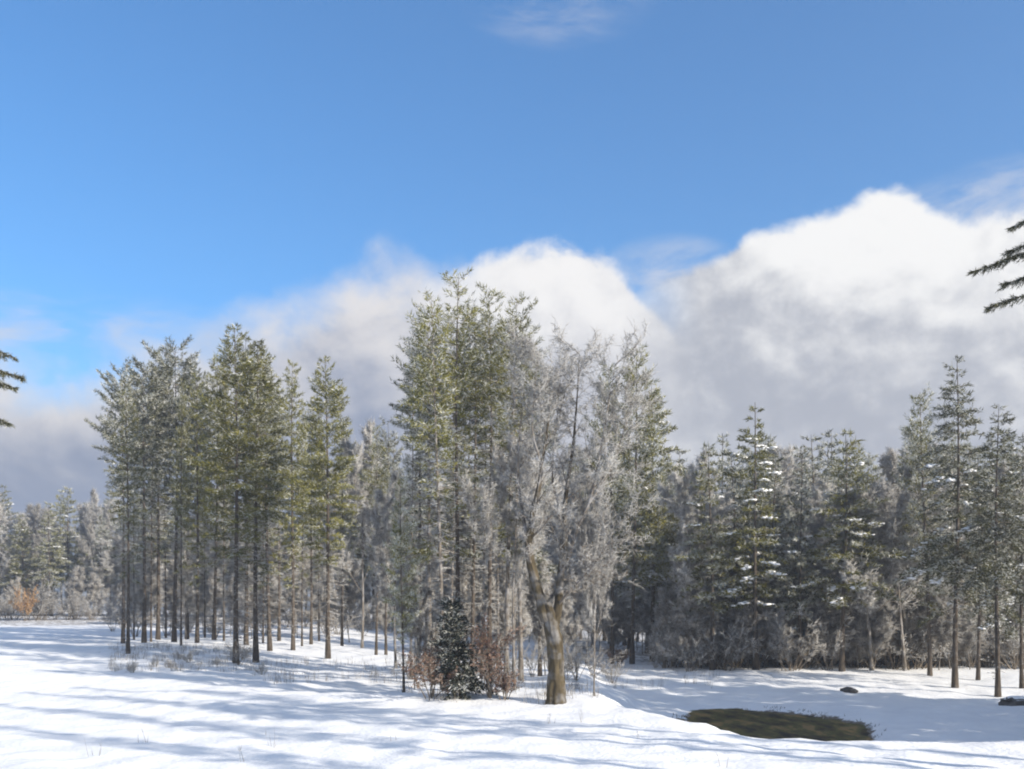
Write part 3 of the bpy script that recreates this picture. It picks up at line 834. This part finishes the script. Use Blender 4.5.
for k in range(46):
    px = 655 + 400 * (k + random.random()) / 46
    p = at(px, 669); y = p.y + random.uniform(-1.5, 10); x = p.x * y / p.y
    s_ = random.uniform(0.5, 0.9)
    plant('bare_sapling', SAP[k % 3], (x, y, ground(x, y)), 'slender leafless sapling in the grey thicket of the right wood', 'sapling', 'thicket saplings of the right wood', None, s_, s_)
for k in range(44):
    px = -20 + 690 * (k + random.random()) / 44
    y = depth(px) - 4 + random.uniform(-2, 12) - (random.uniform(0, 45) if 125 < px < 620 else 0); x = (px - 512) / FPX * y
    s_ = random.uniform(0.7, 1.25)
    plant('bare_sapling', SAP[k % 3], (x, y, ground(x, y)), 'slender frosted sapling in the undergrowth of the wood behind the pines', 'sapling', 'undergrowth saplings behind the pines', None, s_, s_)
for k in range(40):
    px = -40 + 1120 * (k + random.random()) / 40
    y = depth(px) + 26 + random.uniform(0, 5); x = (px - 512) / FPX * y
    plant('brush_shrub', BRUSH[k % 3], (x, y, ground(x, y)), 'leafless shrub at the very back of the woods', 'shrub', 'shrubs at the back of the woods', None, 1.7, random.uniform(1.5, 2.2))
for k in range(9):
    px = 122 + 150 * (k + random.random()) / 9
    p = at(px, random.uniform(652, 676))
    plant('brush_shrub', WBRUSH[k % 2], p, 'low white frosted bush in the snow before the left pine stand', 'shrub', 'white bushes before the left stand', None, random.uniform(0.25, 0.45))
brush(238, 665, 0.55, 'heap of brush at the foot of the tallest sunlit pine', None, 1)
brush(655, 668, 0.5, 'small pale shrub alone at the inner corner of the right wood', None, 0)

# ---- trees beside the photographer, out of frame except for their boughs; they throw the long shadows
SHADE = [conifer(H=24, base=0.5, rad=1.25, frost=0.3, skip=0.15, twigs=60, spacing=0.7, tuft=0.4, wide=0.09, dens=0.8)]
SN = (0.83, -0.558)
for c, t, h, lab in ((33.0, 14, 29, 'tall pine beside the track throwing the farthest long shadow'), (29.6, 13, 28, 'tall pine beside the track throwing the second long shadow'),
                     (25.2, 15, 27, 'tall pine beside the track throwing the third long shadow'), (20.4, 17, 25, 'tall pine beside the track throwing the nearest long shadow')):
    x, y = c * 0.558 + t * SN[0], c * 0.83 + t * SN[1]
    plant('pine_tree', SHADE[0], (x, y, ground(x, y)), lab, 'pine', 'pines beside the track', None, 1.15, h / 24)
for k in range(9):
    c = 40.0 + k * 3.0 + random.uniform(-0.6, 0.6); t = 9 + random.uniform(-1, 3) - (2.5 if k > 2 else 0)
    x, y = c * 0.558 + t * SN[0], c * 0.83 + t * SN[1]
    h = random.uniform(13.5, 15) if k < 2 else random.uniform(17.5, 21)
    plant('fir_tree', FIR[0], (x, y, ground(x, y)), 'dense fir shading the hollow with the pond', 'fir', 'firs shading the hollow', None, h / 12, h / 12)

# boughs that hang into the picture from a pine at each side
def edge_pine(px_trunk, d, boughs, label):
    x = (px_trunk - 512) / FPX * d
    z = ground(x, d)
    H = 17.0
    parts = conifer(H=H, base=0.42, rad=1.25, frost=0.2, skip=0.2, twigs=60, droop=0.06, spacing=0.6, r0=0.17)
    g = Geo(); TP, TD = [], []
    spokes = []
    for (tx, ty), (sx, sy) in boughs:                       # bough from trunk row to tip pixel
        spokes.append((tx, ty, sy, 0.0, 0.0))
        for ang in (85, 150, 200, 265):                     # and the boughs on the tree's other sides
            spokes.append((tx, ty, sy, R(ang + random.uniform(-18, 18)), random.uniform(-0.5, 0.9)))
    for tx, ty, sy, turn, lift in spokes:
        p0 = np.array([0, 0, CAMZ + (HORIZON - sy) / FPX * d - z])
        p1 = np.array([(tx - px_trunk) / FPX * d, random.uniform(-0.3, 0.3), CAMZ + (HORIZON - ty) / FPX * d - z])
        if turn:
            ct, st = math.cos(turn), math.sin(turn); k = random.uniform(0.7, 1.05)
            p1 = np.array([(p1[0] * ct - p1[1] * st) * k, (p1[0] * st + p1[1] * ct) * k, p1[2] + lift]); p0 = p0 + np.array([0, 0, lift])
        t = np.linspace(0, 1, 9)[:, None]
        Q = p0 * (1 - t) + p1 * t; Q[:, 2] += 0.12 * np.sin(t[:, 0] * math.pi)
        g.tube(Q, np.linspace(0.04, 0.008, 9), 5, 0)
        ax = unit(p1 - p0); L = np.linalg.norm(p1 - p0)
        for j in range(int(L / 0.028)):
            s_ = 0.3 + 0.7 * random.random()
            q = p0 * (1 - s_) + p1 * s_; q[2] += 0.12 * math.sin(s_ * math.pi)
            side = np.array([ax[1], -ax[0], 0]) * random.uniform(-1, 1)
            dv = unit(ax * random.uniform(0.4, 1.0) + side + np.array([0, 0, random.uniform(-0.7, 0.12)]))
            bl = (0.14 + 0.50 * (1.05 - s_)) * random.uniform(0.3, 1.25)
            for w in np.linspace(0.1, 1, 5):
                TP.append(q + dv * bl * w); TD.append(dv)
    TP = np.repeat(np.array(TP), 3, 0); TD = np.repeat(np.array(TD), 3, 0)
    D = TD + RNG.normal(scale=0.4, size=TD.shape); D *= 0.13 / np.linalg.norm(D, axis=1)[:, None]
    fm = RNG.random(len(TP)) < 0.22
    g.blades(TP[~fm], D[~fm], 0.022, 1); g.blades(TP[fm], D[fm], 0.022, 2)
    parts = dict(parts); parts['bough'] = g.mesh('bough', [M_BARK, M_NEEDLE_D, M_FROST])
    plant('pine_tree', parts, (x, d, z), label, 'pine', rot=0.0)

edge_pine(1132, 26, [((975, 271), (1132, 225)), ((993, 305), (1132, 270)), ((1013, 227), (1132, 180)), ((1003, 285), (1132, 250)), ((1008, 252), (1132, 212))],
          'near pine reaching dark boughs in from the edge before the bright cloud')
edge_pine(-108, 27, [((22, 378), (-108, 345)), ((14, 358), (-108, 318)), ((10, 424), (-108, 385)), ((17, 389), (-108, 362))],
          'near pine reaching thin boughs in from the edge over the far wood')

# ------------------------------------------------------------------ small things in the snow
def rock(px, row, rx, ry, rz, label, name='boulder', cap=True, sink=0.25):
    p = at(px, row)
    m, nt, out = new_mat('rock')
    tc = N(nt, 'ShaderNodeTexCoord'); nz = N(nt, 'ShaderNodeTexNoise'); nz.inputs['Scale'].default_value = 4; nz.inputs['Detail'].default_value = 8
    nt.links.new(tc.outputs['Object'], nz.inputs['Vector'])
    col = ramp(nt, nz.outputs['Fac'], [(0.3, (0.035, 0.032, 0.03)), (0.7, (0.13, 0.12, 0.11))])
    b = N(nt, 'ShaderNodeBsdfPrincipled'); nt.links.new(col, b.inputs['Base Color']); b.inputs['Roughness'].default_value = 0.9
    nt.links.new(b.outputs[0], out.inputs['Surface'])
    seed = random.uniform(0, 50)
    def body(sx, sy, sz, lo, push, mat, nme):
        nu, nv = 28, 14; V, F = [], []
        for j in range(nv + 1):
            th = math.pi * j / nv
            for i in range(nu):
                ph = 2 * math.pi * i / nu
                v = Vector((math.cos(ph) * math.sin(th), math.sin(ph) * math.sin(th), math.cos(th)))
                k = 1 + 0.30 * mn.noise(v * 1.4 + Vector((seed, 0, 0))) + 0.12 * mn.noise(v * 4 + Vector((seed, 3, 0)))
                q = Vector((v.x * sx * k, v.y * sy * k, v.z * sz * k))
                if lo is not None:
                    q.z = max(q.z, lo * sz) + push
                V.append(q)
        for j in range(nv):
            for i in range(nu):
                F.append((j * nu + i, j * nu + (i + 1) % nu, (j + 1) * nu + (i + 1) % nu, (j + 1) * nu + i))
        me = mesh_from(nme, [tuple(v) for v in V], [(F, 0)], [mat]); me.polygons.foreach_set('use_smooth', [True] * len(me.polygons))
        return me
    o = solid(name, body(rx, ry, rz, None, 0, m, name), label, name, None, None, (p.x, p.y, p.z + rz * (1 - 2 * sink) * 0.6))
    if cap:
        c = solid('snow_cap', body(rx * 0.93, ry * 0.93, rz, 0.42, rz * 0.06, M_SNOW, 'snow_cap')); c.parent = o
    return o

rock(849, 692, 0.55, 0.5, 0.22, 'small dark stone poking out of the snow behind the pond', 'stone', False)
rock(1018, 705, 1.0, 0.9, 0.42, 'dark snow capped boulder at the picture edge beneath the spruces', 'boulder', True)

def build_stump():
    p = at(664, 668)
    g = Geo(); z = np.array([-0.2, 0.0, 0.5, 1.1, 1.5])
    g.tube(np.stack([0.04 * np.sin(z * 2), 0 * z, z], 1), [0.24, 0.17, 0.13, 0.12, 0.11], 9, 0)
    gs = Geo(); gs.blobs(np.array([[0.01, 0, 1.52]]), np.array([0.16]), np.array([0.12]), 0)
    o = plant('tree_stump', {'stem': g.mesh('stem', [M_BARK_G], True), 'snow_cap': gs.mesh('snow_cap', [M_SNOW], True)}, p,
              'short broken grey stump with a cap of snow at the edge of the right wood', 'stump')
build_stump()

def build_weeds():
    """dry stalks standing in the snow in front of the stands: one loose mass"""
    g = Geo(); P, D = [], []
    for n, (x0, x1, r0, r1) in ((22, (0, 1000, 715, 768)), (800, (110, 255, 646, 672)), (260, (250, 400, 660, 684)), (300, (395, 600, 684, 704)), (140, (600, 720, 668, 690))):
        for _ in range(n):
            p = at(random.uniform(x0, x1), random.uniform(r0, r1))
            if mn.noise(Vector((p.x * .5, p.y * .4, 8))) < -0.05: continue
            for _ in range(random.randint(2, 5)):
                q = np.array(p) + np.array([random.uniform(-.2, .2), random.uniform(-.2, .2), -0.03])
                h = random.uniform(0.2, 0.75)
                dv = np.array([random.uniform(-.3, .3), random.uniform(-.3, .3), 1]) * h
                P.append(q); D.append(dv)
                if random.random() < 0.5:
                    P.append(q + dv * 0.6); D.append(np.array([random.uniform(-.6, .6), random.uniform(-.6, .6), .7]) * h * 0.4)
    P, D = np.array(P), np.array(D)
    k = RNG.random(len(P)) < 0.5
    g.spikes(P[k], D[k], 0.010, 0); g.spikes(P[~k], D[~k], 0.009, 1)
    solid('dry_weeds', g.mesh('dry_weeds', [M_TWIG_FR, M_TWIG_BR]), 'dry frosted weed stalks poking through the snow in front of the trees', 'weeds', 'stuff')
build_weeds()

def build_sedge():
    g = Geo(); P, D = [], []
    px, py, rx, ry = POND
    for k in range(700):
        a = random.uniform(0, 6.283); r = random.uniform(0.98, 1.14)
        x, y = px + rx * r * math.cos(a), py + ry * r * math.sin(a)
        if mn.noise(Vector((x * 0.9, y * 0.9, 1))) < 0.02: continue
        h = random.uniform(0.06, 0.2)
        P.append((x, y, ground(x, y) - 0.03)); D.append(np.array([random.uniform(-.7, .7), random.uniform(-.7, .7), 1]) * h)
    g.spikes(np.array(P), np.array(D), 0.02, 0)
    solid('sedge', g.mesh('sedge', [M_TWIG_DK]), 'dark dead sedge round the rim of the pond', 'sedge', 'stuff')
build_sedge()

# ------------------------------------------------------------------ the cold air over the fields
def build_haze():
    x, y0, y1, z0, z1 = 700, -60, 730, -9, 76
    V = [(-x, y0, z0), (x, y0, z0), (x, y1, z0), (-x, y1, z0), (-x, y0, z1), (x, y0, z1), (x, y1, z1), (-x, y1, z1)]
    F = [(3, 2, 1, 0), (4, 5, 6, 7), (0, 1, 5, 4), (1, 2, 6, 5), (2, 3, 7, 6), (3, 0, 4, 7)]
    m, nt, out = new_mat('air')
    v = N(nt, 'ShaderNodeVolumePrincipled'); v.inputs['Color'].default_value = (0.93, 0.95, 1.0, 1); v.inputs['Density'].default_value = 0.0010; v.inputs['Anisotropy'].default_value = 0.35
    nt.links.new(v.outputs[0], out.inputs['Volume'])
    solid('haze', mesh_from('haze', V, [(F, 0)], [m]), 'thin pale winter haze over the field and woods', None, 'stuff')
build_haze()

# ------------------------------------------------------------------ sun and sky
EL = R(24)
SAZ = Vector((0.83, -0.558, 0)).normalized()
sun = bpy.data.lights.new('sun', 'SUN'); sun.energy = 4.2; sun.angle = R(0.53); sun.color = (1.0, 0.93, 0.82)
so = bpy.data.objects.new('sun', sun); C.objects.link(so)
so.rotation_euler = Vector((-SAZ.x * math.cos(EL), -SAZ.y * math.cos(EL), -math.sin(EL))).to_track_quat('-Z', 'Y').to_euler()

W = bpy.data.worlds.new('World'); bpy.context.scene.world = W; W.use_nodes = True
nt = W.node_tree; nt.nodes.clear()
L_ = nt.links.new
wout = N(nt, 'ShaderNodeOutputWorld'); bg = N(nt, 'ShaderNodeBackground'); L_(bg.outputs[0], wout.inputs[0])
SKY_S = 0.10
bg.inputs['Strength'].default_value = SKY_S
sky = N(nt, 'ShaderNodeTexSky', sky_type='NISHITA'); sky.sun_disc = False
sky.sun_elevation = EL; sky.sun_rotation = math.atan2(SAZ.x, SAZ.y)
sky.air_density = 1.0; sky.dust_density = 0.4; sky.ozone_density = 2.0; sky.altitude = 300

def mth(op, a, b=None, c=None, clamp=False):
    n = N(nt, 'ShaderNodeMath', operation=op); n.use_clamp = clamp
    for i, v in enumerate((a, b, c)):
        if v is None: continue
        if isinstance(v, (int, float)): n.inputs[i].default_value = v
        else: L_(v, n.inputs[i])
    return n.outputs[0]

def smap(v, a, b, lo=0.0, hi=1.0):
    n = N(nt, 'ShaderNodeMapRange', interpolation_type='SMOOTHSTEP')
    L_(v, n.inputs['Value']); n.inputs['From Min'].default_value = a; n.inputs['From Max'].default_value = b
    n.inputs['To Min'].default_value = lo; n.inputs['To Max'].default_value = hi
    return n.outputs[0]

tc = N(nt, 'ShaderNodeTexCoord')
sep = N(nt, 'ShaderNodeSeparateXYZ'); L_(tc.outputs['Generated'], sep.inputs[0])
AZ = mth('ARCTAN2', sep.outputs[0], sep.outputs[1])         # compass bearing
ELV = mth('ARCSINE', sep.outputs[2])                        # height above the horizon
AN = mth('MULTIPLY_ADD', AZ, 1 / 1.4, 0.5)                  # -0.7..0.7 rad -> 0..1
def bank(points, soft=None):
    """height of a cloud bank's top along the horizon, degrees of arc, from (column, row) readings"""
    fc = N(nt, 'ShaderNodeFloatCurve'); cv = fc.mapping.curves[0]
    pts = []
    for px, row in points:
        a = math.atan((px - 512) / FPX); e = math.atan((HORIZON - row) / FPX * math.cos(a))
        pts.append((a / 1.4 + 0.5, e))
    while len(cv.points) < len(pts): cv.points.new(0.5, 0.5)
    for p, (x, y) in zip(cv.points, pts): p.location = (x, y); p.handle_type = 'AUTO'
    fc.mapping.use_clip = False; fc.mapping.extend = 'HORIZONTAL'; fc.mapping.update()
    L_(AN, fc.inputs['Value'])
    return fc.outputs[0]

def nvec(dx=0.0, dz=0.0, sx=1.0, sz=1.0):
    cm = N(nt, 'ShaderNodeCombineXYZ')
    L_(mth('MULTIPLY_ADD', AZ, sx, dx * sx), cm.inputs[0]); L_(mth('MULTIPLY_ADD', ELV, sz, dz * sz), cm.inputs[1])
    return cm.outputs[0]

def fbm(vec, scale, detail=7, rough=0.55, dist=0.0, w=0.0):
    n = N(nt, 'ShaderNodeTexNoise', noise_dimensions='4D'); n.inputs['W'].default_value = w
    n.inputs['Scale'].default_value = scale; n.inputs['Detail'].default_value = detail; n.inputs['Roughness'].default_value = rough
    n.inputs['Distortion'].default_value = dist
    L_(vec, n.inputs['Vector'])
    return n.outputs['Fac']

def rgbc(r, g, b):
    n = N(nt, 'ShaderNodeRGB'); n.outputs[0].default_value = (r, g, b, 1)
    return n.outputs[0]

def layer(points, amp, scale, edge, w, shade_depth, base_col, lit_col, lobes):
    """one bank of cumulus: billowing top edge, sun side bright, underside grey"""
    top = bank(points)
    v0, v1 = nvec(sx=1.0, sz=1.25), nvec(dx=0.010, dz=0.014, sx=1.0, sz=1.25)
    n1 = fbm(v0, scale, 10, 0.62, 0.25, w)
    n2 = fbm(v1, scale, 10, 0.62, 0.25, w)                   # the same billows a step towards the sun
    m1 = fbm(v0, scale * 0.45, 5, 0.5, 0.6, w + 2)
    m2 = fbm(nvec(dx=0.03, dz=0.04, sx=1.0, sz=1.25), scale * 0.45, 5, 0.5, 0.6, w + 2)
    dep = mth('SUBTRACT', top, ELV)                          # how far below the bank's top
    D = mth('ADD', dep, mth('MULTIPLY', mth('ADD', mth('SUBTRACT', n1, 0.5), mth('MULTIPLY', mth('SUBTRACT', m1, 0.5), 0.8)), amp))
    alpha = smap(D, -edge * 0.2, edge)
    lit = mth('SUBTRACT', 1.0, mth('DIVIDE', dep, shade_depth))
    lit = mth('ADD', lit, mth('MULTIPLY', mth('SUBTRACT', n1, n2), 1.8))
    lit = mth('ADD', lit, mth('MULTIPLY', mth('SUBTRACT', m1, m2), 1.2))
    for px, row, wx, wy, k in lobes:
        lit = mth('ADD', lit, mth('MULTIPLY', spot(px, row, wx, wy), k))
    lit = smap(lit, -0.15, 1.25)
    mx = N(nt, 'ShaderNodeMixRGB'); L_(lit, mx.inputs[0]); mx.inputs[1].default_value = (*base_col, 1); mx.inputs[2].default_value = (*lit_col, 1)
    return alpha, mx.outputs[0]

def over(bottom, alpha, col):
    mx = N(nt, 'ShaderNodeMixRGB'); L_(alpha, mx.inputs[0]); L_(bottom, mx.inputs[1]); L_(col, mx.inputs[2])
    return mx.outputs[0]

K = 1.0 / SKY_S
def rad(r, g, b): return (r * K, g * K, b * K)
tint = N(nt, 'ShaderNodeMixRGB', blend_type='MULTIPLY'); tint.inputs[0].default_value = 1.0
L_(sky.outputs[0], tint.inputs[1]); tint.inputs[2].default_value = (0.42, 0.83, 1.12, 1)
comp = tint.outputs[0]
def spot(px, row, wx, wy):
    """soft lobe round a bearing: 1 in its middle"""
    a0 = math.atan((px - 512) / FPX); e0 = math.atan((HORIZON - row) / FPX * math.cos(a0))
    u = mth('MULTIPLY', mth('SUBTRACT', AZ, a0), FPX / wx); v = mth('MULTIPLY', mth('SUBTRACT', ELV, e0), FPX / wy)
    return smap(mth('ADD', mth('MULTIPLY', u, u), mth('MULTIPLY', v, v)), 1.0, 0.0)
# thin wisps: low over the left, beside the big cloud, and a scrap high up
wn = fbm(nvec(sx=1.0, sz=3.2), 6.0, 8, 0.62, 0.5, 21.0)
wz = mth('ADD', mth('ADD', mth('ADD', spot(50, 345, 260, 60), mth('MULTIPLY', spot(668, 268, 75, 34), 1.1)), spot(1010, 200, 120, 40)), mth('MULTIPLY', spot(560, -5, 110, 45), 0.6))
comp = over(comp, mth('MULTIPLY', smap(wn, 0.40, 0.70), mth('MULTIPLY', wz, 0.75), clamp=True), rgbc(*rad(0.40, 0.40, 0.42)))
# unseen broken cloud added behind and above the viewer as whiter fill light
ov = N(nt, 'ShaderNodeMapping'); ov.inputs['Scale'].default_value = (1, 1, 1.6); L_(tc.outputs['Generated'], ov.inputs['Vector'])
on = fbm(ov.outputs[0], 2.2, 6, 0.55, 0.3, 33.0)
fill_mask = mth('MAXIMUM', smap(mth('ABSOLUTE', AZ), 0.85, 1.25), smap(ELV, 0.75, 1.0))
comp = over(comp, mth('MULTIPLY', smap(on, 0.42, 0.58), mth('MULTIPLY', fill_mask, 0.55)), rgbc(*rad(0.42, 0.41, 0.40)))
LB, LL = rad(0.150, 0.175, 0.240), rad(0.45, 0.435, 0.43)
aL, cL = layer([(-700, 400), (0, 358), (100, 346), (170, 334), (215, 318), (260, 300), (330, 270), (400, 254), (450, 266), (640, 300), (700, 330), (800, 330), (1100, 340), (1800, 350)],
               0.10, 11.0, 0.050, 4.0, 0.20, LB, LL, [(330, 300, 120, 60, 0.3), (40, 480, 300, 75, -0.45), (40, 385, 260, 60, 0.3)])
comp = over(comp, aL, cL)
aM, cM = layer([(-700, 400), (300, 330), (380, 296), (430, 280), (470, 262), (510, 246), (560, 239), (595, 243), (618, 258), (638, 284), (665, 320), (700, 380), (800, 640), (1100, 640), (1800, 640)],
               0.062, 15.0, 0.016, 7.0, 0.20, rad(0.30, 0.305, 0.335), rad(0.53, 0.52, 0.51), [(560, 280, 110, 60, 0.2)])
aM = mth('MULTIPLY', aM, smap(AZ, math.atan((365 - 512) / FPX), math.atan((500 - 512) / FPX)))
comp = over(comp, aM, cM)
aR, cR = layer([(-700, 640), (560, 560), (615, 340), (640, 288), (665, 272), (700, 258), (745, 238), (800, 219), (845, 198), (880, 185), (905, 190), (935, 206), (970, 214), (1030, 208), (1200, 230), (1800, 300)],
               0.042, 17.0, 0.012, 11.0, 0.21, rad(0.232, 0.243, 0.275), rad(0.53, 0.525, 0.515), [(890, 225, 140, 90, 0.45), (650, 300, 120, 110, -0.3), (690, 330, 160, 140, -0.2)])
aR = mth('MULTIPLY', aR, smap(AZ, math.atan((600 - 512) / FPX), math.atan((705 - 512) / FPX)))
comp = over(comp, aR, cR)
L_(comp, bg.inputs['Color'])

# ------------------------------------------------------------------ camera and render settings
cam = bpy.data.cameras.new('camera'); co = bpy.data.objects.new('camera', cam); C.objects.link(co)
co.location = (0, 0, CAMZ); co.rotation_euler = (R(90), 0, 0)
cam.sensor_width = 36; cam.lens = 36 * FPX / 1024; cam.shift_y = (HORIZON - 384.5) / 1024
cam.clip_end = 8000
sc = bpy.context.scene; sc.camera = co
sc.view_settings.view_transform = 'Standard'; sc.view_settings.look = 'None'; sc.view_settings.gamma = 1
sc.view_settings.exposure = 0.95
sc.render.engine = 'CYCLES'
sc.cycles.max_bounces = 4; sc.cycles.volume_bounces = 0; sc.cycles.diffuse_bounces = 3; sc.cycles.glossy_bounces = 1; sc.cycles.transmission_bounces = 2; sc.cycles.transparent_max_bounces = 4
sc.cycles.use_denoising = True
sc.cycles.filter_width = 2.0
